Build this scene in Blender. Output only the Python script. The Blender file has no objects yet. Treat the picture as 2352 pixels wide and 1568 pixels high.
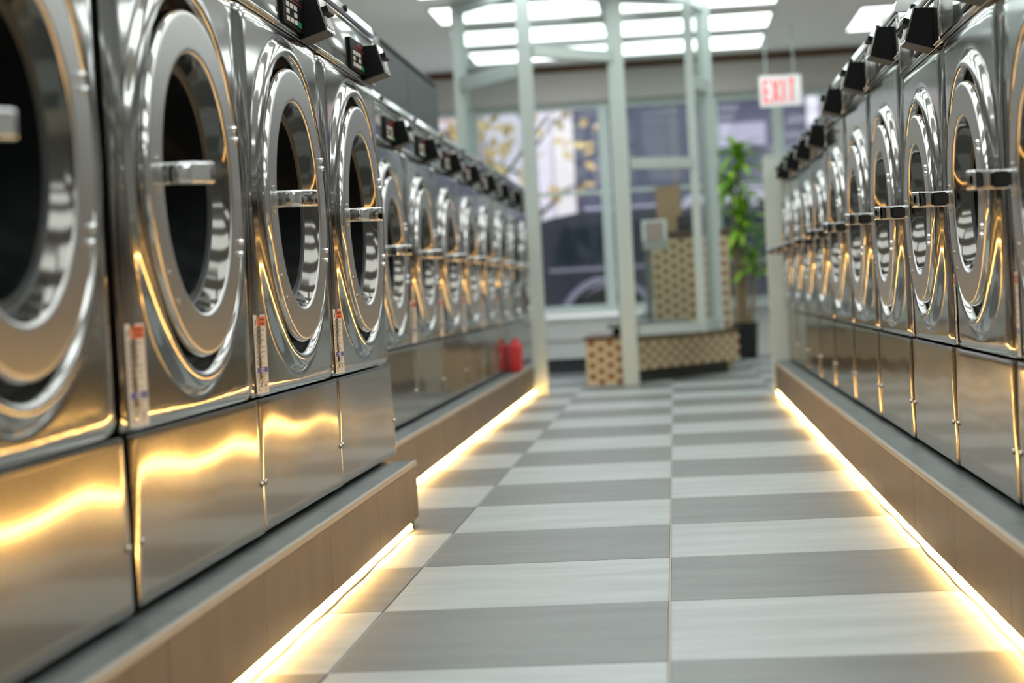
import bpy, bmesh, math, random
from mathutils import Vector, Matrix
random.seed(7)
PI = math.pi
S = bpy.context.scene
COL = S.collection

# ------------------------------------------------------------------ camera
FPX, VPX, VPY, ROLL, CAMH = 4130.0, 1547.0, 655.0, 0.05, 0.668
Fw = Vector((VPX - 1176.0, 784.0 - VPY, -FPX)).normalized()          # aisle direction seen in camera space
u0 = Vector((-math.sin(ROLL), math.cos(ROLL), 0.0))
Up = (u0 - u0.dot(Fw) * Fw).normalized()
Rt = Fw.cross(Up)
cam = bpy.data.cameras.new('camera')
cam_o = bpy.data.objects.new('camera', cam)
COL.objects.link(cam_o)
rot = Matrix((Rt, Fw, Up)).to_4x4()
cam_o.matrix_world = Matrix.Translation((0, 0, CAMH)) @ rot
cam.sensor_width = 36.0
cam.lens = FPX / 2352.0 * 36.0
cam.clip_start = 0.05
cam.clip_end = 200
cam.dof.use_dof = True
cam.dof.focus_distance = 4.35
cam.dof.aperture_fstop = 2.5
S.camera = cam_o

# ------------------------------------------------------------------ world, exposure
w = bpy.data.worlds.new('overcast_sky'); S.world = w
w.use_nodes = True
bg = w.node_tree.nodes['Background']
bg.inputs[0].default_value = (0.80, 0.80, 0.90, 1)
bg.inputs[1].default_value = 2.5
S.view_settings.view_transform = 'Standard'
S.view_settings.look = 'None'
S.view_settings.gamma = 1
S.view_settings.exposure = 0.0
S.view_settings.use_curve_mapping = False
PANEL_POWER = 3.35          # ceiling light panels
LED_POWER = 54.0           # warm strips below the plinths
try:
    S.cycles.use_denoising = True
    S.cycles.max_bounces = 10
    S.cycles.glossy_bounces = 6
    S.cycles.transparent_max_bounces = 12
    S.cycles.sample_clamp_indirect = 10
    S.cycles.caustics_refractive = False
    S.cycles.caustics_reflective = True
    S.cycles.blur_glossy = 0.3
except Exception:
    pass

# ------------------------------------------------------------------ materials
MATS = {}
def mat(name, col=(.5, .5, .5), rough=.5, metal=0.0, emit=None, estr=0, coat=0, spec=.5):
    m = bpy.data.materials.new(name); m.use_nodes = True
    b = m.node_tree.nodes['Principled BSDF']
    b.inputs['Base Color'].default_value = (*col, 1)
    b.inputs['Roughness'].default_value = rough
    b.inputs['Metallic'].default_value = metal
    b.inputs['Specular IOR Level'].default_value = spec
    b.inputs['Coat Weight'].default_value = coat
    if emit:
        b.inputs['Emission Color'].default_value = (*emit, 1)
        b.inputs['Emission Strength'].default_value = estr
    MATS[name] = m
    return m

def nodes(m):
    return m.node_tree.nodes, m.node_tree.links, m.node_tree.nodes['Principled BSDF']

def noise_bump(m, scale_vec, nscale, strength, dist, detail=3, prev=None, rnd=True):
    n, l, b = nodes(m)
    tc = n.new('ShaderNodeTexCoord'); mp = n.new('ShaderNodeMapping')
    mp.inputs['Scale'].default_value = scale_vec
    l.new(tc.outputs['Object'], mp.inputs['Vector'])
    if rnd:
        oi = n.new('ShaderNodeObjectInfo'); mu = n.new('ShaderNodeMath'); mu.operation = 'MULTIPLY'
        mu.inputs[1].default_value = 37.0
        l.new(oi.outputs['Random'], mu.inputs[0]); l.new(mu.outputs[0], mp.inputs['Location'])
    t = n.new('ShaderNodeTexNoise'); t.inputs['Scale'].default_value = nscale
    t.inputs['Detail'].default_value = detail
    l.new(mp.outputs[0], t.inputs['Vector'])
    bp = n.new('ShaderNodeBump'); bp.inputs['Strength'].default_value = strength
    bp.inputs['Distance'].default_value = dist
    l.new(t.outputs['Fac'], bp.inputs['Height'])
    if prev: l.new(prev.outputs[0], bp.inputs['Normal'])
    l.new(bp.outputs[0], b.inputs['Normal'])
    return bp

def noise_color(m, c1, c2, scale_vec, nscale, lo=.35, hi=.65, detail=4, rnd=True):
    n, l, b = nodes(m)
    tc = n.new('ShaderNodeTexCoord'); mp = n.new('ShaderNodeMapping')
    mp.inputs['Scale'].default_value = scale_vec
    l.new(tc.outputs['Object'], mp.inputs['Vector'])
    if rnd:
        oi = n.new('ShaderNodeObjectInfo'); mu = n.new('ShaderNodeMath'); mu.operation = 'MULTIPLY'
        mu.inputs[1].default_value = 53.0
        l.new(oi.outputs['Random'], mu.inputs[0]); l.new(mu.outputs[0], mp.inputs['Location'])
    t = n.new('ShaderNodeTexNoise'); t.inputs['Scale'].default_value = nscale; t.inputs['Detail'].default_value = detail
    l.new(mp.outputs[0], t.inputs['Vector'])
    r = n.new('ShaderNodeValToRGB')
    r.color_ramp.elements[0].position = lo; r.color_ramp.elements[0].color = (*c1, 1)
    r.color_ramp.elements[1].position = hi; r.color_ramp.elements[1].color = (*c2, 1)
    l.new(t.outputs['Fac'], r.inputs[0]); l.new(r.outputs[0], b.inputs['Base Color'])

def steel(name, col, rough, dent, grain, haze=0.0, hrough=.32):
    m = mat(name, col, rough, 1.0)
    bp = noise_bump(m, (1, 1, .7), 5.0, 1.0, dent, 1)
    if grain: bp = noise_bump(m, (1, 260, 5), 1.0, 1.0, grain, 2, bp)
    if haze:      # brushed sheet: a sharp mirror lobe plus a wide scattered one
        n, l, b = nodes(m)
        g = n.new('ShaderNodeBsdfAnisotropic'); g.inputs['Color'].default_value = (*col, 1)
        g.inputs['Roughness'].default_value = hrough
        l.new(bp.outputs[0], g.inputs['Normal'])
        mx = n.new('ShaderNodeMixShader'); mx.inputs[0].default_value = haze
        out = [q for q in n if q.type == 'OUTPUT_MATERIAL'][0]
        l.new(b.outputs[0], mx.inputs[1]); l.new(g.outputs[0], mx.inputs[2]); l.new(mx.outputs[0], out.inputs['Surface'])
    return m
steel('steel_panel', (.44, .44, .435), .075, .0006, .00002, .30, .20)
steel('steel_lower', (.38, .37, .35), .085, .00035, .00003, .42, .22)
steel('steel_ring', (.54, .54, .535), .31, .0, .00003)
steel('steel_bezel', (.155, .148, .135), .11, .0003, 0)  # steel colour darkened for the dark reflections inside the door opening
steel('steel_polished', (.60, .60, .59), .09, .0003, 0)
steel('steel_control', (.58, .59, .59), .08, .0005, .00002, .25, .28)
mat('chrome', (.80, .81, .82), .05, 1.0)
mat('steel_side', (.22, .22, .21), .35, 1.0)
mat('screw_metal', (.45, .42, .36), .25, 1.0)
mat('black_gap', (.008, .008, .008), .7)
mat('gasket', (.035, .042, .045), .45)
mat('drum_glass', (.004, .005, .006), .30, 0, spec=.03)
mat('black_plastic', (.004, .005, .005), .5, spec=.12)
mat('dark_grey_plastic', (.07, .066, .06), .5, spec=.3)  # plain dark grey plastic of the coin box floor
mat('dark_plastic', (.03, .03, .032), .4)
mat('grey_plastic', (.30, .30, .29), .4)
mat('key_white', (.62, .62, .60), .5)
mat('key_green', (.0, .26, .10), .4)
mat('red_line', (.45, .01, .01), .4)
mat('sticker_white', (.62, .60, .56), .5)
mat('sticker_orange', (.70, .12, .03), .5)
mat('sticker_blue', (.03, .06, .32), .5)
mat('sticker_ink', (.16, .15, .14), .6)
mat('sticker_ink_dark', (.10, .02, .01), .6)

mat('tile_light', (.5, .5, .5), .40)
noise_color(MATS['tile_light'], (.335, .380, .386), (.425, .470, .476), (1.2, 6, 1), 2.2)
mat('tile_dark', (.3, .3, .3), .40)
noise_color(MATS['tile_dark'], (.125, .139, .138), (.165, .180, .178), (1.2, 6, 1), 2.2)
mat('grout', (.55, .50, .43), .8)
mat('wood_tile', (.4, .3, .2), .42)
noise_color(MATS['wood_tile'], (.100, .068, .040), (.130, .092, .056), (1, 5, .5), 2.4)
mat('plinth_top', (.3, .33, .33), .4)
noise_color(MATS['plinth_top'], (.095, .115, .115), (.135, .155, .152), (4, 1.2, 1), 3.0)
mat('plinth_trim', (.36, .33, .28), .45)
mat('plinth_core', (.10, .08, .06), .8)
mat('led_warm', (1, .8, .5), .5, emit=(1.0, .55, .15), estr=LED_POWER)
mat('led_tape', (.5, .36, .16), .5)
mat('ceiling_paint', (.92, .92, .90), .8)
mat('light_panel', (.9, .9, .9), .5, emit=(.93, 1.0, .985), estr=PANEL_POWER)
mat('light_frame', (.75, .75, .75), .5)
mat('wall_paint', (.42, .42, .40), .8)
mat('white_paint', (.86, .87, .87), .5)
mat('frame_white', (.50, .58, .56), .38)
mat('frame_dark', (.05, .07, .065), .6)
mat('brown_trim', (.16, .08, .04), .6)
mat('valance', (.45, .43, .40), .7)
mat('tile_cream', (.74, .63, .40), .4)
mat('tile_brown', (.36, .085, .03), .4)
mat('tile_grout', (.42, .34, .20), .8)
mat('counter_top', (.09, .045, .03), .35)
mat('dark_base', (.06, .06, .055), .7)
mat('sign_white', (.80, .82, .82), .4, emit=(.9, .95, .95), estr=.35)
mat('sign_red', (.75, .03, .03), .5, emit=(1, .06, .06), estr=.5)
mat('pot_black', (.012, .013, .015), .4)
mat('soil', (.03, .02, .012), .9)
mat('leaf', (.10, .28, .02), .45)
noise_color(MATS['leaf'], (.10, .30, .015), (.38, .62, .04), (1, 1, 1), 6)
mat('cane', (.34, .26, .15), .7)
mat('scale_grey', (.22, .23, .22), .4)
mat('scale_head', (.66, .70, .69), .4)
mat('scale_screen', (.30, .22, .18), .3)
mat('tan_paper', (.36, .25, .14), .8)
mat('cabinet_dark', (.045, .062, .064), .6)
mat('cabinet_edge', (.07, .09, .09), .6)
mat('red_plastic', (.60, .02, .03), .35)
mat('mat_dark', (.09, .09, .10), .9)
# street
mat('asphalt', (.16, .16, .18), .9)
mat('sidewalk', (.42, .41, .44), .9)
mat('car_paint', (.035, .035, .05), .25, coat=.6)
mat('car_trim', (.26, .25, .31), .4)
mat('car_glass', (.02, .03, .04), .08)
mat('car_tyre', (.012, .012, .012), .8)
mat('car_rim', (.16, .13, .12), .4)
mat('car_roof', (.62, .58, .68), .4)
mat('facade_light', (.80, .75, .80), .9)
mat('facade_pale', (.86, .80, .76), .9)
mat('facade_pink', (.52, .42, .42), .9)
mat('facade_dark', (.09, .09, .14), .6)
mat('facade_band', (.46, .43, .52), .8)
mat('facade_window', (.06, .07, .12), .15)
mat('bark', (.08, .06, .045), .9)
mat('leaf_yellow', (.55, .33, .05), .7)
noise_color(MATS['leaf_yellow'], (.52, .38, .12), (.72, .52, .22), (1, 1, 1), 3)

def pane_material():
    m = bpy.data.materials.new('clear_glass'); m.use_nodes = True
    n, l = m.node_tree.nodes, m.node_tree.links
    n.clear()
    o = n.new('ShaderNodeOutputMaterial'); mx = n.new('ShaderNodeMixShader')
    t = n.new('ShaderNodeBsdfTransparent'); t.inputs[0].default_value = (.90, .93, .92, 1)
    g = n.new('ShaderNodeBsdfGlossy'); g.inputs['Roughness'].default_value = .02
    fr = n.new('ShaderNodeFresnel'); ge = n.new('ShaderNodeNewGeometry'); mm = n.new('ShaderNodeMath')
    mm.operation = 'MULTIPLY_ADD'; mm.inputs[1].default_value = 1 / 1.45 - 1.45; mm.inputs[2].default_value = 1.45
    l.new(ge.outputs['Backfacing'], mm.inputs[0]); l.new(mm.outputs[0], fr.inputs['IOR'])   # same mirror share leaving as entering the pane
    l.new(fr.outputs[0], mx.inputs[0]); l.new(t.outputs[0], mx.inputs[1]); l.new(g.outputs[0], mx.inputs[2])
    l.new(mx.outputs[0], o.inputs[0])
    MATS['clear_glass'] = m
pane_material()

# ------------------------------------------------------------------ mesh helpers
class MB:
    def __init__(s): s.v = []; s.f = []
    def add(s, vs, fs):
        o = len(s.v); s.v += [tuple(p) for p in vs]; s.f += [tuple(i + o for i in q) for q in fs]; return s
    def box(s, x0, x1, y0, y1, z0, z1):
        v = [(x, y, z) for x in (x0, x1) for y in (y0, y1) for z in (z0, z1)]
        return s.add(v, [(0, 1, 3, 2), (4, 6, 7, 5), (0, 4, 5, 1), (2, 3, 7, 6), (0, 2, 6, 4), (1, 5, 7, 3)])
    def bbox(s, x0, x1, y0, y1, z0, z1, b=.003, seg=2):
        bm = bmesh.new(); bmesh.ops.create_cube(bm, size=1)
        for v in bm.verts:
            v.co = ((x0 + x1) / 2 + v.co.x * (x1 - x0), (y0 + y1) / 2 + v.co.y * (y1 - y0), (z0 + z1) / 2 + v.co.z * (z1 - z0))
        bmesh.ops.bevel(bm, geom=bm.edges[:], offset=b, segments=seg, affect='EDGES', profile=.5)
        return s.bm(bm)
    def bm(s, bm):
        bm.verts.index_update()
        s.add([v.co for v in bm.verts], [[v.index for v in f.verts] for f in bm.faces]); bm.free(); return s
    def bar(s, p, q, a, b, up=(0, 0, 1)):
        # straight bar of section a (sideways) x b (along up) from p to q
        p, q = Vector(p), Vector(q); d = (q - p).normalized(); up = Vector(up)
        sd = d.cross(up)
        if sd.length < 1e-4: sd = Vector((1, 0, 0))
        sd.normalize(); u = sd.cross(d).normalized()
        v = [c + sd * i * a / 2 + u * j * b / 2 for c in (p, q) for i, j in ((-1, -1), (1, -1), (1, 1), (-1, 1))]
        return s.add(v, [(0, 1, 2, 3), (7, 6, 5, 4), (0, 4, 5, 1), (1, 5, 6, 2), (2, 6, 7, 3), (3, 7, 4, 0)])
    def lathe(s, prof, n=64, axis='x', c=(0, 0, 0), close=True):
        # prof: list of (axial, radius)
        vs = []; fs = []
        for k in range(n):
            a = 2 * PI * k / n; ca, sa = math.cos(a), math.sin(a)
            for (t, r) in prof:
                if axis == 'x': vs.append((c[0] + t, c[1] + r * ca, c[2] + r * sa))
                else: vs.append((c[0] + r * ca, c[1] + r * sa, c[2] + t))
        m = len(prof)
        for k in range(n):
            k2 = (k + 1) % n
            for i in range(m - 1):
                q = (k * m + i, k2 * m + i, k2 * m + i + 1, k * m + i + 1)
                fs.append(q if axis == 'x' else q)
        return s.add(vs, fs)
    def tube(s, pts, rad, n=8):
        pts = [Vector(p) for p in pts]; vs = []; fs = []
        for i, p in enumerate(pts):
            d = (pts[min(i + 1, len(pts) - 1)] - pts[max(i - 1, 0)]).normalized()
            a = d.orthogonal().normalized(); b = d.cross(a)
            r = rad[i] if isinstance(rad, (list, tuple)) else rad
            for k in range(n):
                t = 2 * PI * k / n; vs.append(p + a * r * math.cos(t) + b * r * math.sin(t))
        for i in range(len(pts) - 1):
            for k in range(n):
                k2 = (k + 1) % n
                fs.append((i * n + k, i * n + k2, (i + 1) * n + k2, (i + 1) * n + k))
        fs.append(tuple(reversed(range(n)))); fs.append(tuple(range((len(pts) - 1) * n, len(pts) * n)))
        return s.add(vs, fs)
    def prism(s, pts2, t0, t1, axis='y'):
        # outline extruded along an axis; pts2 in the two other axes
        n = len(pts2)
        def P(a, b, t):
            return {'y': (a, t, b), 'x': (t, a, b), 'z': (a, b, t)}[axis]
        vs = [P(a, b, t0) for a, b in pts2] + [P(a, b, t1) for a, b in pts2]
        fs = [tuple(range(n)), tuple(reversed(range(n, 2 * n)))]
        fs += [(i, i + n, (i + 1) % n + n, (i + 1) % n) for i in range(n)]
        return s.add(vs, fs)
    def mesh(s, name, m, smooth=False, angle=None):
        me = bpy.data.meshes.new(name)
        me.from_pydata([tuple(p) for p in s.v], [], s.f)
        bm = bmesh.new(); bm.from_mesh(me)
        bmesh.ops.recalc_face_normals(bm, faces=bm.faces[:])
        bm.to_mesh(me); bm.free()
        me.materials.append(MATS[m])
        if smooth:
            for p in me.polygons: p.use_smooth = True
            if angle is not None:
                try: me.set_sharp_from_angle(angle=math.radians(angle))
                except Exception: pass
        me.update()
        return me
    def build(s, name, m, parent=None, smooth=False, angle=40, loc=None):
        o = bpy.data.objects.new(name, s.mesh(name, m, smooth, angle)); COL.objects.link(o)
        if parent: o.parent = parent
        if loc: o.location = loc
        return o

def link_mesh(name, me, parent=None, loc=(0, 0, 0), rotz=0):
    o = bpy.data.objects.new(name, me); COL.objects.link(o)
    o.location = loc; o.rotation_euler = (0, 0, rotz)
    if parent: o.parent = parent
    return o

def tag(o, label=None, cat=None, group=None, kind=None):
    if label: o['label'] = label
    if cat: o['category'] = cat
    if group: o['group'] = group
    if kind: o['kind'] = kind
    return o

def thing(name, label, cat, loc=(0, 0, 0), rz=0, group=None):
    o = bpy.data.objects.new(name, None); COL.objects.link(o)
    o.empty_display_size = .1
    o.location = loc; o.rotation_euler = (0, 0, rz)
    return tag(o, label, cat, group)

def copy_tree(o, parent=None):
    c = o.copy(); COL.objects.link(c); c.parent = parent
    for ch in list(o.children): copy_tree(ch, c)
    return c

def struct(name, mb, m, **k):
    o = mb.build(name, m, **k); o['kind'] = 'structure'; return o

# ------------------------------------------------------------------ room shell
XL, XR, Y0, Y1, CEIL = -2.6, 3.0, -3.0, 16.3, 2.70
LXN, LXF, RX = -.785, -.945, .57            # front faces of the plinths (near left, far left, right)
PT = .19                                    # plinth top

TILE, GX, GY = .6145, -.041, 3.196
fl = struct('floor', MB().box(XL, XR, Y0, Y1, -.10, -.004), 'grout')
tl = {}
for key in ('tile_light', 'tile_dark'):
    h = TILE / 2 - .0022
    tl[key] = MB().bbox(-h, h, -h, h, -.010, 0, .0012, 1).mesh('floor_tile', key)
for i in range(-3, 3):
    for j in range(-4, 22):
        x0, y0 = GX + i * TILE, GY + j * TILE
        if y0 + TILE > Y1 or y0 < Y0: continue
        key = 'tile_dark' if (i + j) % 2 else 'tile_light'
        link_mesh('floor_tile', tl[key], fl, (x0 + TILE / 2, y0 + TILE / 2, 0))

struct('ceiling', MB().box(XL, XR, Y0, Y1, CEIL, CEIL + .1), 'ceiling_paint')
struct('wall_left', MB().box(XL - .1, XL, Y0, Y1, -.1, CEIL), 'wall_paint')
struct('wall_right', MB().box(XR, XR + .1, Y0, Y1, -.1, CEIL), 'wall_paint')
struct('wall_back', MB().box(XL, XR, Y0 - .1, Y0, -.1, CEIL), 'wall_paint')
# street front: low wall, band above the glazing
struct('wall_front', MB().box(XL, XR, Y1, Y1 + .15, -.1, .47).box(XL, XR, Y1, Y1 + .15, 2.42, CEIL), 'white_paint')
struct('trim_1', MB().bbox(XL, XR, Y1 - .05, Y1, CEIL - .07, CEIL - .005, .004), 'brown_trim')
struct('trim_2', MB().bbox(XL, XR, Y1 - .10, Y1, 2.36, CEIL - .07, .01), 'valance')
struct('trim_3', MB().bbox(XL, XR, Y1 - .14, Y1, .44, .475, .006), 'white_paint')
mull = [XL + .05, -1.75, -.56, .42, 1.0, 1.9, XR - .05]
for k in range(len(mull) - 1):
    a, b = mull[k], mull[k + 1]
    wn = struct('window_%d' % (k + 1), MB().box(a - .045, a + .045, Y1 - .02, Y1 + .10, .475, 2.36)
                .box(a + .045, b - .045, Y1 + .0, Y1 + .08, .475, .53).box(a + .045, b - .045, Y1, Y1 + .08, 2.30, 2.36)
                .box(a + .045, b - .045, Y1, Y1 + .06, 1.53, 1.565), 'frame_white')
    MB().box(a + .045, b - .045, Y1 + .03, Y1 + .038, .53, 2.30).build('pane', 'clear_glass', wn)

# ------------------------------------------------------------------ ceiling light panels
pf = MB().box(-.61, .61, -.36, .36, -.018, 0).mesh('light_frame', 'light_frame')
pd = MB().bbox(-.585, .585, -.335, .335, -.024, -.0185, .002, 1).mesh('diffuser', 'light_panel')
rows = [14.10 - 1.2 * k + (1.2 if False else 0) for k in range(-1, 14)]
colx = (-1.02, .25, 1.86)
cname = ('left', 'middle', 'right')
ORD = 'nearest,second,third,fourth,fifth,sixth,seventh,eighth,ninth,tenth,eleventh,twelfth,thirteenth,fourteenth,fifteenth,sixteenth'.split(',')
for ci, cx in enumerate(colx):
    for ri, ry in enumerate(rows):
        if ry < Y0 + .5 or (ci == 2 and ri % 2): continue
        t = thing('ceiling_light', 'bright ceiling light panel, %s from the street window in the %s row' % (ORD[ri], cname[ci]),
                  'ceiling light', (cx, ry - (.85 if ci == 2 else 0), CEIL), PI / 2 if ci == 2 else 0, 'ceiling light panels')
        link_mesh('light_frame', pf, t); link_mesh('diffuser', pd, t)

# ------------------------------------------------------------------ plinths with LED strips
def plinth(label, xf, sgn, ya, yb, depth, joint0, step, endcap):
    # sgn=+1: the face looks towards +X (left rows); -1: towards -X
    t = thing('washer_plinth', label, 'plinth', (xf, ya, 0), 0)
    L = yb - ya
    def X(a, b): return (min(a * sgn, b * sgn), max(a * sgn, b * sgn))
    c = X(-depth, -.014); MB().box(c[0], c[1], .012, L - .012, .0, PT - .012).build('core', 'plinth_core', t)
    # front tiles
    ys = [ya] + [y for y in [joint0 + step * k for k in range(-12, 30)] if ya + .05 < y < yb - .05] + [yb]
    a = X(-.012, 0)
    for p, q in zip(ys[:-1], ys[1:]):
        MB().bbox(a[0], a[1], p - ya + .0012, q - ya - .0012, .024, PT - .016, .001, 1).build('front_tile', 'wood_tile', t)
    b = X(-depth, -.011)
    yt = [ya] + [y for y in [joint0 + .15 + step * k for k in range(-12, 30)] if ya + .05 < y < yb - .05] + [yb]
    for p, q in zip(yt[:-1], yt[1:]):
        MB().bbox(b[0], b[1], p - ya + .001, q - ya - .001, PT - .011, PT, .001, 1).build('top_tile', 'plinth_top', t)
    e = X(-.011, .002)
    MB().bbox(e[0], e[1], 0, L, PT - .0155, PT + .001, .003, 2).build('edge_trim', 'plinth_trim', t)
    if endcap:
        d = X(-depth, -.012)
        MB().bbox(d[0], d[1], L - .012, L, .024, PT - .0115, .001, 1).build('end_tile', 'wood_tile', t)
    return t
plinth('wood look tiled plinth under the near left washers, stepping out into the aisle', LXN, 1, 1.5, 5.27, .9, 3.278, .643, True)
plinth('wood look tiled plinth under the long far left row of washers', LXF, 1, 5.275, 12.95, .9, 5.9, .643, True)
plinth('wood look tiled plinth under the right hand row of washers', RX, -1, 1.5, 10.62, .9, 3.2535, .641, True)

def led(label, xf, sgn, ya, yb):
    t = thing('led_strip', label, 'light strip', (xf, ya, 0), 0)
    n = max(2, int((yb - ya) / .12)); vs = []
    # a slightly wavy tape lying in the gap under the plinth
    for nm, o0, o1, z0, z1, m in (('tape', -.013, .0015, .0005, .003, 'led_tape'), ('light', -.012, -.004, .003, .0185, 'led_warm')):
        mb = MB(); pv = []; fs = []
        for k in range(n + 1):
            y = (yb - ya) * k / n
            wv = .0022 * math.sin(k * 1.7) + .0015 * math.sin(k * .61 + 1)
            for (a, z) in ((o0, z0), (o1, z0), (o1, z1), (o0, z1)):
                pv.append(((a + wv) * sgn, y, z + (wv * .3 + .001 if z > z0 + .001 else 0)))
        for k in range(n):
            for i in range(4):
                fs.append((k * 4 + i, k * 4 + (i + 1) % 4, k * 4 + 4 + (i + 1) % 4, k * 4 + 4 + i))
        fs += [(0, 1, 2, 3), tuple(n * 4 + i for i in (3, 2, 1, 0))]
        mb.add(pv, fs).build(nm, m, t)
led('warm glowing strip light under the near left plinth', LXN, 1, 1.5, 5.13)
led('warm glowing strip light under the far left plinth', LXF, 1, 5.30, 11.95)
led('warm glowing strip light along the foot of the right plinth', RX, -1, 1.5, 10.58)

# ------------------------------------------------------------------ washers
def rect_ray(a, y0, y1, z0, z1, cz):
    c, s = math.cos(a), math.sin(a); t = 1e9
    if c > 1e-9: t = min(t, y1 / c)
    if c < -1e-9: t = min(t, y0 / c)
    if s > 1e-9: t = min(t, (z1 - cz) / s)
    if s < -1e-9: t = min(t, (z0 - cz) / s)
    return t

SPR = [(-.1, -.03), (.0, -.018), (.03, -.008), (.09, .001), (.16, -.001), (.25, -.010), (.35, -.019), (.45, -.0215), (.56, -.020), (.65, -.014), (.75, -.008), (.86, -.012), (.96, -.024), (1.0, -.030), (1.1, -.04)]
def spring(u):
    # lean of the sprung sheet along its width (smooth interpolation)
    for i in range(1, len(SPR) - 2):
        if SPR[i][0] <= u <= SPR[i + 1][0]:
            t = (u - SPR[i][0]) / (SPR[i + 1][0] - SPR[i][0]); p = [SPR[i + j][1] for j in (-1, 0, 1, 2)]
            return p[1] + .5 * t * (p[2] - p[0] + t * (2 * p[0] - 5 * p[1] + 4 * p[2] - p[3] + t * (3 * (p[1] - p[2]) + p[3] - p[0])))
    return 0
def washer_master(W, cz, R, Rd, Rh, zs, zt, ztop, seed):
    """local frame: x out of the front, y along the row (left hand side of the machine is -y), z up from the plinth"""
    rnd = random.Random(seed)
    t = bpy.data.objects.new('washing_machine', None); COL.objects.link(t); t.empty_display_size = .1
    hw = W / 2 - .001
    MB().box(-.72, -.135, -hw + .002, hw - .002, .0, ztop - .012).build('cabinet', 'steel_side', t)
    MB().box(-.134, -.072, -hw + .002, hw - .002, .0, zs).box(-.134, -.072, -hw + .002, hw - .002, zt - .004, ztop - .013).box(-.134, -.072, -hw + .002, -hw + .02, zs, zt - .004).box(-.134, -.072, hw - .02, hw - .002, zs, zt - .004).build('front_frame', 'black_gap', t)
    MB().box(-.68, -.035, -hw + .03, hw - .03, -.0095, .012).build('base', 'black_gap', t)
    # ---- lower service panel, slightly sprung sheet
    g = 2
    NU, NV = 40, 16; z0, z1 = .006, zs - .0025
    def edge(d, wd, dp): return -dp * (1 - d / wd) ** 2 if d < wd else 0
    def lowx(u, v):
        y = -hw + 2 * hw * u; z = z0 + (z1 - z0) * v
        x = spring(u) * .055 * math.tanh((z - .21) / .055) + (.0070 * (u - .3) ** 2 if u > .3 else 0)
        x += edge(min(y + hw, hw - y), .022, .0032) + edge(min(z - z0, z1 - z), .006, .0018)
        return (x, y, z)
    us = [0, .006, .014, .025, .04] + [.04 + .92 * k / (NU - 9) for k in range(1, NU - 9)] + [.96, .975, .986, .994, 1]
    vs_ = [0, .012, .028, .06] + [.06 + .88 * k / (NV - 7) for k in range(1, NV - 7)] + [.94, .972, .988, 1]
    pv = [lowx(u, v) for v in vs_ for u in us]; nu = len(us); nv = len(vs_)
    fs = [(j * nu + i, j * nu + i + 1, (j + 1) * nu + i + 1, (j + 1) * nu + i) for j in range(nv - 1) for i in range(nu - 1)]
    bd = [i for i in range(nu)] + [j * nu + nu - 1 for j in range(1, nv)] + [(nv - 1) * nu + i for i in range(nu - 2, -1, -1)] + [j * nu for j in range(nv - 2, 0, -1)]
    o = len(pv); pv += [(-.07, pv[i][1], pv[i][2]) for i in bd]
    nb = len(bd); fs += [(bd[k], bd[(k + 1) % nb], o + (k + 1) % nb, o + k) for k in range(nb)]
    MB().add(pv, fs).build('lower_panel', 'steel_lower', t, True, 50)
    for sy in (-1, 1):
        MB().lathe([(-.004, .006), (.003, .006), (.005, .0045), (.006, 0.0004)], 14, 'x', (lowx(.5 + sy * (.5 - .022 / (2 * hw)), .107 / z1)[0], sy * (hw - .022), .107)).build('panel_screw', 'screw_metal', t, True)
    # ---- upper pressed panel with the dish around the door
    ya, yb, za, zb = -hw, hw, zs + .0025, zt - .004
    angs = sorted(set([round(2 * PI * k / 112, 6) for k in range(112)] + [round(math.atan2(z - cz, y) % (2 * PI), 6) for y in (ya, yb) for z in (za, zb)]))
    n = len(angs)
    def px(y, z):
        e = edge(min(y - ya, yb - y), .055, .012) + edge(min(z - za, zb - z), .02, .006)
        return e
    prof = [(.010, .0), (.004, -.001), (.001, -.003), (-.0015, -.001), (-.006, .0050), (-.014, .0110), (-.023, .0150), (-.031, .0165), (-.039, .0155), (-.045, .0105), (-.049, .001), (-.050, -.010), (-.050, -.034)]
    Rin = Rd - .050
    rings = []
    for fr in (1, .985, .96, .92, .85, .72, .55, .38, .2, .08):
        row = []
        for a in angs:
            ro = rect_ray(a, ya, yb, za, zb, cz); ri = Rd + .014
            r = ri + (ro - ri) * fr
            y, z = r * math.cos(a), cz + r * math.sin(a)
            row.append((px(y, z), y, z))
        rings.append(row)
    for dr, x in prof:
        k = (Rd - R - .021) / .050 if dr < 0 else 1
        r = Rd + dr * k
        rings.append([(x + (px(r * math.cos(a), cz + r * math.sin(a)) if dr >= 0 else px(Rd * math.cos(a), cz + Rd * math.sin(a)) * .6), r * math.cos(a), cz + r * math.sin(a)) for a in angs])
    rings.insert(0, [(-.07, p[1], p[2]) for p in rings[0]])
    pv = [p for r in rings for p in r]; fs = []
    for j in range(len(rings) - 1):
        for i in range(n):
            i2 = (i + 1) % n; fs.append((j * n + i, j * n + i2, (j + 1) * n + i2, (j + 1) * n + i))
    MB().add(pv, fs).build('front_panel', 'steel_panel', t, True, 50)
    # black ring, shade of the throat behind the door put into its colour
    MB().lathe([(-.030, Rd - .004), (-.034, R * .90)], 64, 'x', (0, 0, cz)).build('dark_strip', 'black_gap', t, True)
    # ---- door
    d = MB().lathe([(.0165, R - .0030), (.0195, R - .0050), (.0205, R - .0085), (.0205, R - .012), (.0205, Rh + .012), (.0205, Rh + .006), (.0190, Rh + .002), (.0160, Rh)], 112, 'x', (0, 0, cz)).build('door_ring', 'steel_ring', t, True, 70)
    MB().lathe([(-.040, R - .02), (-.040, R - .002), (-.038, R), (.008, R), (.0130, R - .001), (.0165, R - .0030)], 112, 'x', (0, 0, cz)).build('door_rim', 'steel_polished', d, True, 60)
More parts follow.
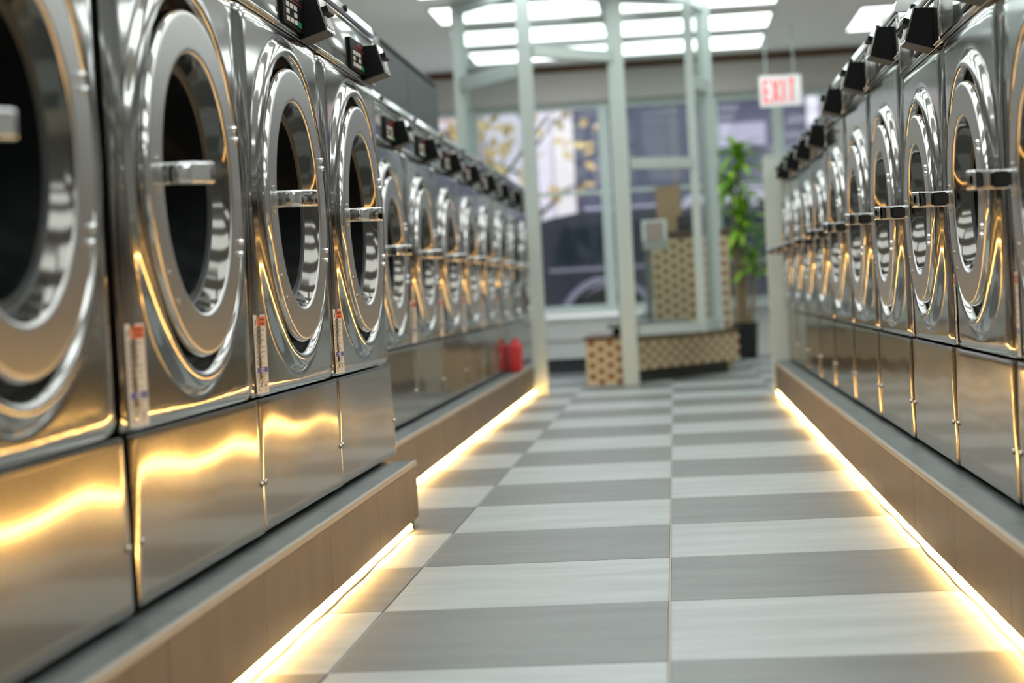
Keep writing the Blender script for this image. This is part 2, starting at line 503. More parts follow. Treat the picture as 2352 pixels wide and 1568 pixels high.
    MB().lathe([(.0160, Rh), (.010, Rh - .0035), (.0, Rh - .007), (-.016, Rh - .013)], 96, 'x', (0, 0, cz)).build('door_bezel', 'steel_bezel', d, True)
    MB().lathe([(-.016, Rh - .013), (-.020, Rh - .016), (-.022, Rh - .030)], 96, 'x', (0, 0, cz)).build('gasket', 'gasket', d, True)
    rg = Rh - .029
    MB().lathe([(-.022, rg), (-.034, rg * .97), (-.075, rg * .90), (-.105, rg * .70), (-.118, rg * .4), (-.122, .001)], 64, 'x', (0, 0, cz)).build('door_glass', 'drum_glass', d, True)
    for (sz) in (.39, .325, -.315, -.39):
        zz = sz * R; yy = math.sqrt(max(0, (R - .016) ** 2 - zz * zz))
        MB().lathe([(-.002, .0065), (.003, .0065), (.006, .0045), (.007, .0006)], 14, 'x', (.0205, yy, cz + zz)).build('hinge_bolt', 'chrome', d, True)
    for (an) in (215, 228):
        MB().lathe([(-.002, .0055), (.002, .005), (.003, .0008)], 12, 'x', (.0205, (R - .028) * math.cos(math.radians(an)), cz + (R - .028) * math.sin(math.radians(an)))).build('rivet', 'screw_metal', d, True)
    # ---- handle: an arm out of the ring, then a grip turned towards the door centre
    yh = -(R - .040)
    hd = MB(); prs = []
    path = [(.019, 0), (.060, .000), (.073, .006), (.104, .034)]; th = [.011, .0115, .013, .0115]
    path = [(a, b) for a, b in path]
    outl = []; inl = []
    for i, (a, b) in enumerate(path):
        q = path[min(i + 1, 3)]; p = path[max(i - 1, 0)]
        dx, dy = q[0] - p[0], q[1] - p[1]; ln = math.hypot(dx, dy)
        outl.append((a + dy / ln * -th[i] * -1, b - dx / ln * th[i])); inl.append((a - dy / ln * th[i], b + dx / ln * th[i]))
    ol = outl + inl[::-1]
    bm = bmesh.new()
    vb = [bm.verts.new((a, yh + b, cz - .018)) for a, b in ol]; vt = [bm.verts.new((a, yh + b, cz + .018)) for a, b in ol]
    bm.faces.new(vb); bm.faces.new(vt[::-1])
    for i in range(len(ol)): bm.faces.new((vb[i], vt[i], vt[(i + 1) % len(ol)], vb[(i + 1) % len(ol)]))
    bmesh.ops.recalc_face_normals(bm, faces=bm.faces[:])
    bmesh.ops.bevel(bm, geom=bm.edges[:], offset=.0042, segments=3, affect='EDGES', profile=.5)
    h = MB().bm(bm).build('handle', 'chrome', t, True, 60)
    il = [(a, b) for a, b in inl]; ic = []
    for i, (a, b) in enumerate(il):
        q = il[min(i + 1, 3)]; p = il[max(i - 1, 0)]; dx, dy = q[0] - p[0], q[1] - p[1]; ln = math.hypot(dx, dy)
        ic.append((a - dy / ln * .0006, b + dx / ln * .0006))
    ic[0] = (ic[0][0] + .006, ic[0][1]); ic = ic[:3]
    ou = [(a + .0006, b - .004) for a, b in ic]
    MB().prism([(a, yh + b) for a, b in ic + ou[::-1]], cz - .012, cz + .012, 'z').build('hollow_shade', 'black_gap', h)  # black plate painting the shade inside the handle's hollow side
    for s in (-1, 1):
        MB().lathe([(.0, .0048), (.002, .0048), (.0036, .003), (.004, .0005)], 12, 'x', (.0205, yh - .002, cz + s * .026)).build('screw', 'screw_metal', h, True)
    # ---- control panel with bead frame, and the cap
    cb, ct = zt, ztop - .036
    MB().bbox(-.07, -.004, -hw, hw, cb, ct, .004, 3).build('control_panel', 'steel_control', t, True, 50)
    fr = MB(); b = .008
    for (p, q, z, zz) in ((-hw + .006, hw - .006, cb + .006, cb + .006 + b), (-hw + .006, hw - .006, ct - .006 - b, ct - .006),
                          (-hw + .006, -hw + .006 + b, cb + .0145, ct - .0145), (hw - .006 - b, hw - .006, cb + .0145, ct - .0145)):
        fr.bbox(-.006, .001, p, q, z, zz, .0025, 2)
    fr.build('bead_frame', 'steel_polished', t, True, 50)
    cp = MB().prism([(-.10, ct + .001), (.003, ct + .001), (.005, ct + .006), (-.004, ztop - .004), (-.010, ztop), (-.72, ztop), (-.72, ztop - .012), (-.10, ztop - .012)], -hw, hw, 'y').build('top_cap', 'steel_control', t, True, 30)
    lk = MB().lathe([(-.004, .0095), (.006, .0095), (.0075, .008), (.0078, .001)], 18, 'x', (0, -.035, (ct + ztop) / 2)).build('lock', 'black_plastic', cp, True)
    # ---- coin unit: keypad wedge, coin chute with a bright face
    k1 = hw - .215; k0 = k1 - .215; kz, kt = zt + .016, zt + .100
    if kt > ct + .015: kt = ct + .015
    cu = MB().add([(-.003, k0 + .012, kz), (-.003, k1, kz - .002), (-.003, k1, kt), (-.003, k0, kt), (.004, k0 + .014, kz + .001), (.010, k1, kz - .001), (.010, k1, kt - .001), (.004, k0 + .002, kt - .001)],
                  [(3, 2, 1, 0), (4, 5, 6, 7), (0, 1, 5, 4), (1, 2, 6, 5), (2, 3, 7, 6), (3, 0, 4, 7)]).build('coin_unit', 'black_plastic', t)
    # wedge body: deep at the bottom, shallow at the top
    y1, y2 = k1 + .0005, k1 + .1005
    MB().add([(-.003, y1, kz - .014), (-.003, y2, kz - .014), (.062, y2, kz + .006), (.062, y1, kz + .006), (-.003, y1, kt + .001), (-.003, y2, kt + .001), (.040, y2, kt + .002), (.040, y1, kt + .002)],
             [(0, 1, 2, 3), (4, 7, 6, 5), (0, 3, 7, 4), (1, 5, 6, 2), (0, 4, 5, 1), (3, 2, 6, 7)]).build('coin_box', 'black_plastic', cu)
    def face(a, b):  # point on the sloping front: a across 0..1, b up 0..1
        return Vector((.062 + (.040 - .062) * b, y1 + (y2 - y1) * a, kz + .006 + (kt - kz - .004) * b))
    nrm = Vector((kt - kz - .004, 0, .022)).normalized()
    def plate(a0, a1, b0, b1, h0, h1):
        q = [face(a, b) for a, b in ((a0, b0), (a1, b0), (a1, b1), (a0, b1))]
        return MB().add([p + nrm * h0 for p in q] + [p + nrm * h1 for p in q], [(3, 2, 1, 0), (4, 5, 6, 7), (0, 1, 5, 4), (1, 2, 6, 5), (2, 3, 7, 6), (3, 0, 4, 7)])
    plate(.0, 1, 0, 1, .0003, .004).build('chute_face', 'steel_polished', cu)
    plate(.15, .85, .08, .42, .0042, .0055).build('coin_window', 'grey_plastic', cu)
    plate(.1, .9, .50, .68, .0042, .018).build('coin_slot', 'black_plastic', cu)
    MB().add([(-.003, y1 + .001, kz - .0165), (-.003, y2 - .001, kz - .0165), (.061, y2 - .001, kz + .0035), (.061, y1 + .001, kz + .0035), (-.003, y1 + .001, kz - .0145), (-.003, y2 - .001, kz - .0145), (.061, y2 - .001, kz + .0055), (.061, y1 + .001, kz + .0055)],
             [(0, 1, 2, 3), (4, 7, 6, 5), (0, 3, 7, 4), (1, 5, 6, 2), (0, 4, 5, 1), (3, 2, 6, 7)]).build('coin_box_floor', 'dark_grey_plastic', cu)
    # keys on the slanted face
    dirv = Vector((.006, k1 - k0, 0)).normalized(); kn = Vector((dirv.y, -dirv.x, 0))
    def key(s, z, ws, hz, m, nm, th_=.0016):
        p = Vector((.0042, k0, 0)) + dirv * s
        vs = []
        for hgt in (.0003, th_):
            for (i, j) in ((0, 0), (1, 0), (1, 1), (0, 1)):
                vs.append(p + dirv * ws * i + kn * hgt + Vector((0, 0, z + hz * j)))
        MB().add(vs, [(3, 2, 1, 0), (4, 5, 6, 7), (0, 1, 5, 4), (1, 2, 6, 5), (2, 3, 7, 6), (3, 0, 4, 7)]).build(nm, m, cu)
    for (c_, r_) in ((0, 2), (1, 2), (2, 2), (0, 1), (2, 1), (0, 0), (1, 0), (2, 0)):
        key(.034 + c_ * .038, kz + .007 + r_ * .0165, .028, .0108, 'key_white', 'key')
    key(.034 + 3 * .038, kz + .005, .030, .0125, 'key_green', 'start_key')
    key(.030, kz + .0575, .165, .0013, 'red_line', 'red_stripe')
    for s_ in (.095, .120, .145):
        key(s_, kz + .066, .010, .008, 'red_line', 'display_digit', .0008)
    # ---- instruction sticker at the left edge
    sy0 = -hw + .014; sw = .080 if W > .8 else .066; sz0, sz1 = zs + .008, zs + .172
    def sx(y): return px(y, sz0 + .05)
    xa, xb = px(sy0, sz0 + .05) + .0016, px(sy0 + sw, sz0 + .05) + .0016
    st = MB().add([(xa + .0004, sy0, sz0), (xb + .0004, sy0 + sw, sz0), (xb + .0004, sy0 + sw, sz1), (xa + .0004, sy0, sz1),
                   (xa + .0014, sy0, sz0), (xb + .0014, sy0 + sw, sz0), (xb + .0014, sy0 + sw, sz1), (xa + .0014, sy0, sz1)],
                  [(3, 2, 1, 0), (4, 5, 6, 7), (0, 1, 5, 4), (1, 2, 6, 5), (2, 3, 7, 6), (3, 0, 4, 7)]).build('instruction_sticker', 'sticker_white', t)
    def patch(a0, a1, b0, b1, m, nm, h1=.0019, mb=None):
        P = lambda a, b, h: (xa + (xb - xa) * a + h, sy0 + sw * a, sz0 + (sz1 - sz0) * b)
        vs = [P(a, b, h) for h in (.00145, h1) for a, b in ((a0, b0), (a1, b0), (a1, b1), (a0, b1))]
        fsx = [(3, 2, 1, 0), (4, 5, 6, 7), (0, 1, 5, 4), (1, 2, 6, 5), (2, 3, 7, 6), (3, 0, 4, 7)]
        if mb is not None: mb.add(vs, fsx); return
        MB().add(vs, fsx).build(nm, m, st)
    patch(.30, .95, .855, .975, 'sticker_orange', 'warning_block')
    patch(.10, .95, .265, .335, 'sticker_blue', 'blue_band')
    ink = MB()
    for k in range(2): patch(.46, .86, .875 + .052 * k, .897 + .052 * k, None, None, .0022, ink)
    ink.build('block_lettering', 'sticker_ink_dark', st)
    bl = MB()
    for k in range(2): patch(.38, .66, .278 + .030 * k, .292 + .030 * k, None, None, .0022, bl)
    bl.build('band_lettering', 'sticker_white', st)
    tx = MB()
    patch(.10, .20, .87, .94, None, None, .0018, tx)
    b_ = .825
    while b_ > .37:
        blk = rnd.randint(3, 5)
        for q in range(blk):
            if b_ < .37: break
            patch(.07, rnd.uniform(.55, .95) if q else .5, b_, b_ + .0075, None, None, .0018, tx); b_ -= .0155
        b_ -= .016
    for b_ in (.24, .225, .205, .18, .165): patch(.07, rnd.uniform(.6, .93), b_, b_ + .007, None, None, .0018, tx)
    for (a0, a1, b0, b1) in ((.12, .88, .135, .145), (.16, .20, .04, .11), (.20, .34, .035, .045), (.66, .80, .09, .115), (.70, .73, .03, .09)):
        patch(a0, a1, b0, b1, None, None, .0018, tx)
    tx.build('fine_print', 'sticker_ink', st)
    return t

ZB = .20
def place(master, used, x, y, rz, label, group, cat='washing machine'):
    o = master if not used[0] else copy_tree(master)
    used[0] = True
    o.location = (x, y, ZB); o.rotation_euler = (0, 0, rz)
    return tag(o, label, cat, group)

FXN, FXF, FXR = -.86, -1.03, .655
# near left, large
big = washer_master(.868, .695, .312, .376, .233, .28, 1.102, 1.290, 1); ub = [False]
nl = ['blurred large washer cut off by the left picture edge, first of the near left row',
      'large stainless washer with chrome handle, right of the black gap in near left row',
      'large stainless washer in sharp focus, third in the near left row',
      'large stainless washer at the far end of the near left row, above the plinth corner']
for k, y in enumerate((2.752 - .035 - .435, 2.752 + .435, 3.622 + .435, 4.492 + .435)):
    place(big, ub, FXN, y, 0, nl[k], 'large washers on the near left')
# far left
ordn = ['first', 'second', 'third', 'fourth', 'fifth', 'sixth', 'seventh', 'eighth', 'ninth', 'tenth']
fl_m = washer_master(.855, .643, .280, .338, .200, .288, 1.046, 1.224, 2); uf = [False]
for k in range(8):
    place(fl_m, uf, FXF, 6.14 + .857 * (k + .5), 0, 'stainless front loading washer, %s of the far left row counted from the near row' % ordn[k], 'washers in the far left row')
# right: small near ones, then larger
sm = washer_master(.763, .632, .243, .306, .166, .288, 1.008, 1.172, 3); us_ = [False]
sl = ['small stainless washer at the right picture edge, only partly seen', 'small stainless washer nearest the right picture edge, seen whole', 'small stainless washer where the right row steps up to taller ones',
      'small washer just beyond the three taller ones in the right row', 'small washer, third from the far end of the right row', 'small washer, last but one at the far end of the right row', 'small washer at the far end of the right row by the white panel']
for k, y in enumerate((2.815, 3.58, 4.345, 7.555, 8.32, 9.085, 9.85)):
    place(sm, us_, FXR, y + .3825, PI, sl[k], 'small washers in the right row')
fr_m = washer_master(.809, .645, .275, .330, .196, .286, 1.072, 1.232, 4); ur = [False]
tlb = ['taller stainless washer in the right row, nearest of the three', 'taller stainless washer in the right row, middle of the three', 'taller stainless washer in the right row, farthest of the three']
for k in range(3):
    place(fr_m, ur, FXR, 5.118 + .811 * (k + .5), PI, tlb[k], 'taller washers in the right row')

# ------------------------------------------------------------------ far glass partition
def fbar(p, q, a, b, name, parent, m='frame_white', up=(0, 0, 1)):
    return MB().bar(p, q, a, b, up).build(name, m, parent)
def pane(p, q, z0, z1, parent):
    d = (Vector(q) - Vector(p)); d.z = 0; d.normalize(); nrm = Vector((d.y, -d.x, 0)) * .004
    P, Q = Vector(p), Vector(q)
    v = [Vector((c.x, c.y, z)) + nrm * s for c in (P, Q) for z in (z0, z1) for s in (-1, 1)]
    return MB().add(v, [(0, 1, 3, 2), (4, 6, 7, 5), (0, 4, 5, 1), (2, 3, 7, 6), (0, 2, 6, 4), (1, 5, 7, 3)]).build('pane', 'clear_glass', parent)
A4, A1, A2, A3, A5 = (-1.40, 12.45), (-.897, 11.80), (-.32, 12.38), (.185, 12.70), (.30, 13.05)
PTN = thing('glass_partition', 'pale grey framed glass partition across the far end of the aisle', 'partition', (0, 12.4, 0))
def loc(p, z): return (p[0], p[1] - 12.4, z)
for p, a, z0 in ((A4, .085, 1.43), (A1, .09, 0), (A2, .11, 0), (A3, .06, .335), (A5, .10, .335)):
    fbar(loc(p, z0), loc(p, CEIL), a, a * .9, 'post', PTN, up=(0, 1, 0))
MB().bar(loc((-.375, 12.42), 0), loc((-.375, 12.42), 2.2), .012, .09, (0, 1, 0)).build('dark_strip', 'frame_dark', PTN)  # dark strip along the left side of the door post
def sh(p, q, ia, ib):
    d = (Vector(q) - Vector(p)).normalized(); return tuple(Vector(p) + d * ia), tuple(Vector(q) - d * ib)
for (p, q, ia, ib, zz, hh, dd) in ((A4, A1, .05, .05, 2.14, .09, .07), (A1, A2, .05, .06, 2.25, .07, .07), (A2, A3, .06, .035, 1.52, .075, .06), (A4, A1, .05, .05, 2.66, .08, .07),
                                   (A1, A2, .05, .06, 2.66, .08, .07), (A2, A3, .06, .035, 2.66, .08, .07), (A3, A5, .035, .055, 2.08, .09, .06), (A3, A5, .035, .055, 2.66, .08, .06),
                                   (A3, A5, .035, .055, .375, .08, .06), (A2, A3, .06, .035, .37, .07, .06)):
    p, q = sh(p, q, ia, ib)
    fbar(loc(p, zz), loc(q, zz), dd, hh, 'rail', PTN)
for (p, q, ia, ib, z0, z1) in ((A4, A1, .05, .05, 1.45, 2.09), (A4, A1, .05, .05, 2.19, 2.62), (A1, A2, .05, .06, 2.29, 2.62), (A2, A3, .06, .035, .41, 1.48), (A2, A3, .06, .035, 1.56, 2.62),
                               (A3, A5, .035, .055, .42, 2.03), (A3, A5, .035, .055, 2.13, 2.62)):
    p, q = sh(p, q, ia, ib)
    pane(loc(p, 0), loc(q, 0), z0, z1, PTN)
# diagonal brace behind the left pane
fbar(loc((-1.32, 13.2), 1.38), loc((-.86, 13.2), 1.95), .02, .02, 'stay', PTN, 'scale_grey')

# white end post of the right row
ep = thing('end_panel', 'white upright panel closing the far end of the right washer row', 'panel', (.61, 10.64, 0))
MB().bbox(-.055, .055, 0, .05, 0, 1.385, .006).build('upright', 'frame_white', ep)
MB().bbox(.056, .75, .005, .045, 0, 1.37, .004).build('board', 'white_paint', ep)
MB().bbox(-.05, .75, .0, .05, 1.3865, 1.40, .004).build('cap', 'frame_white', ep)

# ------------------------------------------------------------------ tiled kerb and tall counter
TB, TS, TH, TG = .092, .036, .0385, .004
brick = {}
for nm, wd, m in (('cream', TB, 'tile_cream'), ('brown', TS, 'tile_brown')):
    brick[nm] = MB().bbox(0, wd - TG, -.006, 0, 0, TH - TG, .0012, 1).mesh('tile', m)
def tile_face(parent, p, q, z0, z1, limit=299):
    """small bricks over a vertical face from p to q (local to the parent), visible side to the right-hand of p->q"""
    P, Q = Vector((*p, 0)), Vector((*q, 0)); d = (Q - P); L = d.length; ang = math.atan2(d.y, d.x); d.normalize()
    r = 0; z = z0; cnt = 0
    while z + TH <= z1 + 1e-6:
        s = -((TB + TS) / 2 if r % 2 else 0) ; k = 0
        while s < L:
            for nm, wd in (('cream', TB), ('brown', TS)):
                a, b = max(s, 0), min(s + wd, L)
                if b - a > .012 and cnt < limit:
                    o = link_mesh('tile', brick[nm], parent, (P.x + d.x * a, P.y + d.y * a, z), ang)
                    o.scale.x = (b - a - TG) / (wd - TG); cnt += 1
                s += wd
        z += TH; r += 1
    return cnt
KC0, KC1, KC2 = (-.64, 12.60), (-.27, 12.55), (.47, 13.55)
kb = thing('tiled_kerb', 'low kerb of cream and brown mosaic bricks carrying the scale', 'kerb', (0, 12.5, 0))
k_ = lambda p: (p[0], p[1] - 12.5)
off = .012
def inset(ps, o):
    return ps
core = [(-.628, 12.61), (-.272, 12.563), (.455, 13.548), (.30, 13.70), (-.628, 13.70)]
MB().prism([k_(p) for p in core], .09, .318, 'z').build('core', 'tile_grout', kb)
MB().prism([k_(p) for p in [(-.628, 12.615), (-.29, 12.57), (-.20, 12.75), (.38, 13.56), (.28, 13.69), (-.61, 13.69)]], .0, .0895, 'z').build('base', 'dark_base', kb)
MB().prism([k_(p) for p in [(-.65, 12.585), (-.265, 12.535), (.49, 13.55), (.30, 13.72), (-.65, 13.72)]], .3185, .335, 'z').build('slab', 'counter_top', kb)
tile_face(kb, k_((-.636, 12.605)), k_((-.268, 12.556)), .0, .318)
tile_face(kb, k_((-.264, 12.553)), k_((.464, 13.54)), .092, .318)

ct_ = thing('reception_counter', 'tall counter faced with cream and brown mosaic bricks behind the glass', 'counter', (0, 14.1, 0))
MB().box(-.16, .44, .012, .60, 0, 1.05).build('core', 'tile_grout', ct_)
MB().bbox(-.19, .47, -.02, .63, 1.05, 1.09, .006).build('slab', 'counter_top', ct_)
tile_face(ct_, (-.16, .006), (.44, .006), .30, 1.05)

# floor scale
sc = thing('floor_scale', 'grey platform scale with column and white tilted display head', 'scale', (-.18, 13.02, .335))
MB().bbox(-.30, .30, -.22, .26, .045, .085, .008).build('platform', 'scale_grey', sc)
for a in (-.24, .24):
    for b in (-.16, .2):
        MB().lathe([(0, .001), (0, .03), (.02, .03), (.045, .022), (.045, .001)], 14, 'z', (a, b, 0)).build('foot', 'black_plastic', sc, True)
MB().tube([(0, .22, .08), (0, .22, .66)], .022, 12).build('column', 'scale_grey', sc, True)
hd = MB().prism([(-.03, 0), (.04, .03), (.07, .20), (.03, .22), (-.06, .07)], -.09, .09, 'x')
h_ = hd.build('display_head', 'scale_head', sc, loc=(.06, .20, .60))
MB().prism([(-.035, .035), (-.062, .072), (.02, .205), (.018, .20)], -.07, .07, 'x').build('screen', 'scale_screen', h_)
# things on the tall counter
bt = thing('card_terminal', 'small black terminal on the tall tiled counter', 'terminal', (.10, 14.2, 1.09))
MB().prism([(-.07, 0), (.07, 0), (.07, .10), (.03, .12), (-.07, .03)], -.05, .05, 'x').build('body', 'black_plastic', bt)
MB().box(-.035, .035, -.045, -.043, .052, .054).build('keys', 'grey_plastic', bt)
pb = thing('paper_bag', 'tan paper bag standing on the tall counter behind the scale', 'bag', (.0, 14.45, 1.09))
bm = MB().add([(-.10, -.05, 0), (.10, -.05, 0), (.10, .05, 0), (-.10, .05, 0), (-.11, -.012, .36), (.09, -.015, .38), (.09, .012, .38), (-.11, .015, .36)],
              [(0, 3, 2, 1), (0, 1, 5, 4), (1, 2, 6, 5), (2, 3, 7, 6), (3, 0, 4, 7), (4, 5, 6, 7)]).build('bag_body', 'tan_paper', pb)
MB().add([(-.112, -.017, .33), (.092, -.02, .35), (.092, .017, .35), (-.112, .02, .33), (-.112, -.015, .365), (.092, -.018, .385), (.092, .015, .385), (-.112, .018, .365)],
         [(0, 3, 2, 1), (0, 1, 5, 4), (1, 2, 6, 5), (2, 3, 7, 6), (3, 0, 4, 7), (4, 5, 6, 7)]).build('folded_top', 'tan_paper', pb)

# ------------------------------------------------------------------ exit sign
es = thing('exit_sign', 'white hanging sign with red EXIT lettering', 'sign', (.93, 14.6, 2.055))
MB().bbox(-.165, .165, -.02, .02, 0, .245, .01).build('sign_body', 'sign_white', es, True, 30)
for a in (-.11, .11):
    MB().tube([(a, 0, .24), (a, 0, CEIL - 2.055)], .006, 8).build('hanger', 'frame_white', es, True)
def letter(strokes, name, x0, parent):
    mb = MB()
    for s in strokes: mb.bar(*s)
    o = mb.build(name, 'sign_red', parent); o.location = (x0, -.0225, .032)
lw, lh, wd = .050, .182, .018
v = lambda x: ((x, 0, 0), (x, 0, lh), .004, wd, (1, 0, 0))
hz = lambda z: ((0, 0, z), (lw, 0, z), .004, wd, (0, 0, 1))
letter([v(wd / 2), hz(wd / 2), hz(lh / 2), hz(lh - wd / 2)], 'letter', -.138, es)
letter([((.004, 0, 0), (lw + .006, 0, lh), .004, wd, (1, 0, 0)), ((lw + .006, 0, 0), (.004, 0, lh), .004, wd, (1, 0, 0))], 'letter', -.070, es)
letter([v(lw / 2)], 'letter', -.002, es)
letter([v(lw / 2), hz(lh - wd / 2)], 'letter', .062, es)

# ------------------------------------------------------------------ potted plant
pp = thing('potted_dracaena', 'tall leafy green cane plant in a black pot by the window', 'plant', (.585, 15.72, 0))
MB().lathe([(0, .001), (0, .105), (.02, .11), (.30, .128), (.315, .132), (.318, .124), (.29, .118), (.285, .001)], 28, 'z').build('pot', 'pot_black', pp, True, 40)
MB().lathe([(.286, .112), (.292, .06), (.29, .001)], 20, 'z').build('soil', 'soil', pp, True)
lf = MB()
n = 7; pv = []; fs = []
for k in range(n):
    t = k / (n - 1); wv = .034 * math.sin(PI * min(1, .12 + t * .88)) + .001
    x = .36 * t; z = .16 * t - .30 * t * t
    pv += [(x, -wv, z + .006), (x, 0, z), (x, wv, z + .006)]
for k in range(n - 1):
    for i in range(2): fs.append((k * 3 + i, k * 3 + i + 1, (k + 1) * 3 + i + 1, (k + 1) * 3 + i))
leaf_me = lf.add(pv, fs).mesh('leaf', 'leaf', True)
for (ax, ay, tx_, ty_, tz, nl_, sc_) in ((-.02, .0, -.05, .0, 1.50, 40, 1.0), (.03, -.02, .03, -.02, 1.16, 42, 1.05), (-.05, .02, -.06, .03, .98, 24, .8), (.06, .02, .12, .02, .80, 30, .85), (.0, .04, .02, .05, 1.74, 34, .9)):
    MB().tube([(ax, ay, .27), ((ax + tx_) / 2 + .01, (ay + ty_) / 2, (.27 + tz) / 2), (tx_, ty_, tz)], [.019, .016, .013], 9).build('cane', 'cane', pp, True)
    for k in range(nl_):
        o = link_mesh('leaf', leaf_me, pp, (tx_, ty_, tz - .10 + .16 * k / nl_))
        o.rotation_euler = (0, -math.radians(random.uniform(-10, 55) * (.4 + k / nl_)), k * 2.399 + random.uniform(-.2, .2))
        s = sc_ * random.uniform(.7, 1.05); o.scale = (s, s, s)

# ------------------------------------------------------------------ other small things
cb = thing('dark_cabinet', 'dark grey boxy cabinet rising above the far left washers', 'cabinet', (-1.32, 7.95, 1.425))
MB().bbox(-.40, 0, 0, 2.45, 0, .46, .01).build('body', 'cabinet_dark', cb)
for k in range(2):
    MB().bbox(.0005, .014, .02 + 1.21 * k, 1.215 + 1.21 * k, .02, .44, .004).build('door', 'cabinet_dark', cb)
MB().lathe([(0, .001), (0, .035), (.03, .035), (.035, .001)], 16, 'x', (.015, .12, .40)).build('knob', 'grey_plastic', cb, True)
MB().bbox(-.40, .016, 0, 2.45, .4605, .475, .004).build('top_edge', 'cabinet_edge', cb)
rb = thing('red_standin', 'small red stand-in added for a reflection in the far left washers', 'stand-in', (-.985, 11.0, PT))  # solid red shape added in place of a red reflection in the steel panels
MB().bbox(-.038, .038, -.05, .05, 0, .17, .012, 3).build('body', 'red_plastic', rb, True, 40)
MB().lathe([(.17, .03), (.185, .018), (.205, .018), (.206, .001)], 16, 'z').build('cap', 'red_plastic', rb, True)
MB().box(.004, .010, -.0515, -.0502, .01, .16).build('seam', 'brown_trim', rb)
wb = thing('window_bench', 'long white low bench under the street window on the left', 'bench', (-1.5, 14.45, 0))
MB().bbox(-1.05, 1.2, 0, 1.55, .12, .43, .008).build('box', 'white_paint', wb)
MB().box(-1.0, 1.15, .06, 1.5, 0, .1195).build('toe_kick', 'mat_dark', wb)
MB().bbox(-1.07, 1.22, -.02, 1.57, .4305, .455, .006).build('seat_board', 'white_paint', wb)
MB().bbox(-1.05, 1.2, -.006, -.0005, .255, .275, .002, 1).build('bead', 'valance', wb)

# ------------------------------------------------------------------ street
st = struct('ground', MB().box(-40, 40, Y1 + .15, 60, -.25, -.16), 'asphalt')
struct('pavement', MB().box(-40, 40, Y1 + .15, 18.6, -.16, -.02), 'sidewalk')
struct('pavement_far', MB().box(-40, 40, 27.5, 31.0, -.16, -.02), 'sidewalk')

def car(name, label, loc_, rz, paint, L=4.7, H=1.78, W=1.9):
    t = thing(name, label, 'car', loc_, rz)
    hw = W / 2; x0, x1 = -L / 2, L / 2
    out = [(x0 + .06, .32), (x0, .60), (x0 + .03, 1.02), (x0 + .12, H - .20), (x0 + .28, H - .05), (x0 + .6, H), (x1 - 1.95, H - .02), (x1 - 1.30, 1.12), (x1 - .25, 1.0), (x1 - .03, .78), (x1, .45), (x1 - .08, .30)]
    wheels = (x0 + .92, x1 - .92); rw = .42
    def arch(xc):
        return [(xc + (rw + .07) * math.cos(a), .42 + (rw + .07) * math.sin(a)) for a in [PI * k / 12 for k in range(13)]]
    bot = []
    for xc in (wheels[1], wheels[0]):
        bot += [(p[0], max(p[1], .30)) for p in arch(xc)]
    MB().prism(out + bot, -hw, hw, 'y').build('body', paint, t)
    for s in (-1, 1):
        y = s * (hw + .004)
        ws = [(x0 + .35, 1.12), (x0 + .45, H - .16), (x0 + 1.35, H - .12), (x0 + 1.35, 1.10)], [(x0 + 1.45, 1.10), (x0 + 1.45, H - .12), (x0 + 2.3, H - .13), (x0 + 2.3, 1.08)], [(x0 + 2.4, 1.08), (x0 + 2.4, H - .13), (x1 - 1.98, H - .16), (x1 - 1.50, 1.08)]
        for q in ws: MB().prism(q, min(y, y - s * .02), max(y, y - s * .02), 'y').build('side_window', 'car_glass', t)
        MB().box(x0 + .3, x1 - .4, min(y, y - s * .02), max(y, y - s * .02), 1.035, 1.07).build('belt_trim', 'car_trim', t)
        for xc in wheels:
            wl = MB()
            pts = [(xc + r * math.cos(a), .42 + r * math.sin(a)) for r, rng in ((rw + .13, range(13)), (rw + .06, range(12, -1, -1))) for a in [PI * k / 12 for k in rng]]
            wl.prism(pts, min(y, y + s * .03), max(y, y + s * .03), 'y'); wl.build('wheel_arch', 'car_trim', t)
    for xc in wheels:
        for s in (-1, 1):
            ty = MB()
            ring = [(.42 * math.cos(2 * PI * k / 28), .42 * math.sin(2 * PI * k / 28)) for k in range(28)]
            o = MB().prism([(xc + a, .42 + b) for a, b in ring], s * hw - (.24 if s > 0 else -.01), s * hw + (.24 if s < 0 else -.01), 'y').build('wheel', 'car_tyre', t)
            y = s * (hw - .008)
            MB().prism([(xc + a * .62, .42 + b * .62) for a, b in ring], min(y, y + s * .012), max(y, y + s * .012), 'y').build('hub', 'car_rim', o)
    for s in (-1, 1):
        MB().bbox(x0 - .02, x0 + .05, s * (hw - .2) - .12, s * (hw - .2) + .12, .85, 1.15, .02).build('lamp', 'red_plastic', t)
        MB().bbox(x1 - .16, x1 - .01, s * (hw - .25) - .16, s * (hw - .25) + .16, .68, .84, .02).build('headlamp', 'scale_head', t)
        MB().bbox(x0 + .7, x1 - 2.2, s * (hw - .2) - .02, s * (hw - .2) + .02, H + .03, H + .06, .01).build('roof_rail', 'car_roof', t)
    return t
car('parked_car', 'dark parked car seen through the street window behind the partition', (.72, 20.4, -.16), 0, 'car_paint', 4.7, 1.66)
car('parked_car', 'pale tall parked car showing above the dark car outside', (.9, 26.0, -.16), PI, 'car_roof', 5.2, 2.08)

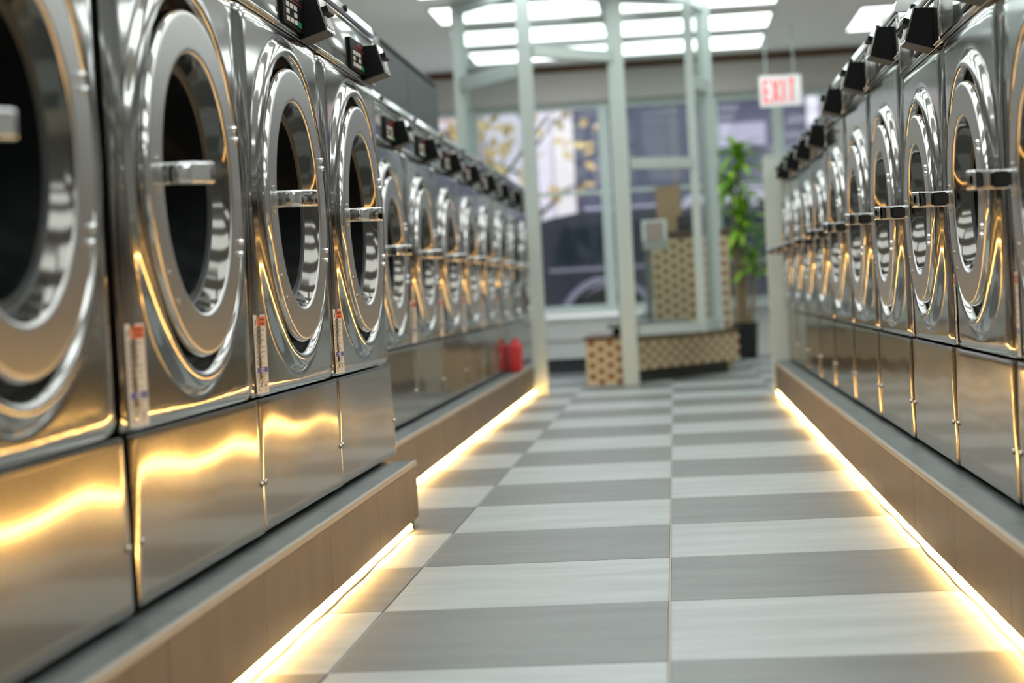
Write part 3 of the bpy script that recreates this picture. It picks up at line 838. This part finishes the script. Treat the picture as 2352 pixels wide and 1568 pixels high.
bd = thing('street_building', 'pale building with dark shopfront windows across the street', 'building', (0, 31, -.02))
MB().box(-20, 20, .2, 6, 0, 9).build('wall', 'facade_pink', bd)
for (a, b, z0, z1, m, nm, dp) in ((-3.1, -1.97, 0, 9, 'facade_light', 'pilaster', .16), (-1.95, -1.60, 0, 9, 'facade_pale', 'pilaster', .2), (-1.58, .1, 1.9, 3.85, 'facade_dark', 'dark_panel', .05),
                              (.15, 8.5, 3.86, 4.42, 'facade_band', 'band', .25), (.15, 8.5, 1.2, 3.85, 'facade_dark', 'shopfront', .08), (-.95, 8.5, .9, 1.2, 'facade_band', 'sill', .2),
                              (.9, 1.7, 3.0, 3.4, 'facade_band', 'shop_sign', .12), (.15, 8.5, 4.45, 5.0, 'facade_light', 'band', .18), (2.4, 2.6, 0, 3.8, 'facade_light', 'pilaster', .2),
                              (-6.5, -2.7, 1.0, 1.5, 'facade_light', 'sill', .2), (-6.5, -2.7, 1.55, 2.1, 'facade_pale', 'panel', .1)):
    MB().box(a, b, .2 - dp, .2, z0, z1).build(nm, m, bd)
wme = MB().box(-.55, .55, -.04, .0, 0, 1.3).mesh('window', 'facade_window')
fme = MB().box(-.62, .62, -.07, .0, -.1, 0).box(-.62, -.55, -.07, 0, 0, 1.3).box(.55, .62, -.07, 0, 0, 1.3).box(-.62, .62, -.07, 0, 1.3, 1.38).mesh('window_frame', 'facade_light')
for x in (-8.5, -6.2, -4.2, 1.3, 3.4, 5.5, 7.6):
    for z in (2.3, 5.1):
        if x > 0 and z < 4: continue
        o = link_mesh('window', wme, bd, (x, .2, z)); link_mesh('window_frame', fme, o)

def tree(label, x, y, h, spread, n, seed):
    rnd = random.Random(seed)
    t = thing('street_tree', label, 'tree', (x, y, -.02))
    tr = MB().tube([(0, 0, 0), (.03, 0, h * .3), (-.02, .02, h * .55), (.02, 0, h * .8)], [.06, .05, .04, .02], 10).build('trunk', 'bark', t, True)
    for k in range(7):
        a = k * 2.4; z = h * (.38 + .07 * k)
        MB().tube([(0, 0, z), (spread * .4 * math.cos(a), spread * .4 * math.sin(a), z + .35), (spread * .8 * math.cos(a), spread * .8 * math.sin(a), z + .5)], [.035, .022, .008], 6).build('branch', 'bark', tr)
    lm = MB()
    for k in range(n):
        a = rnd.uniform(0, 2 * PI); rr = spread * math.sqrt(rnd.random()); z = h * rnd.uniform(.42, 1.05)
        c = Vector((rr * math.cos(a), rr * math.sin(a), z)); d = Vector((rnd.gauss(0, 1), rnd.gauss(0, 1), rnd.gauss(0, 1))).normalized(); e = d.orthogonal().normalized() * .07; d = d * .10
        lm.add([c - d, c + e, c + d, c - e], [(0, 1, 2, 3)])
    o = lm.build('foliage', 'leaf_yellow', t); o['kind'] = 'stuff'
tree('thin street tree with yellow autumn leaves outside the left window', -2.75, 19.2, 4.2, 1.15, 420, 3)
tree('bare young tree with few yellow leaves outside the middle window', -1.75, 23.8, 4.4, 1.0, 110, 5)
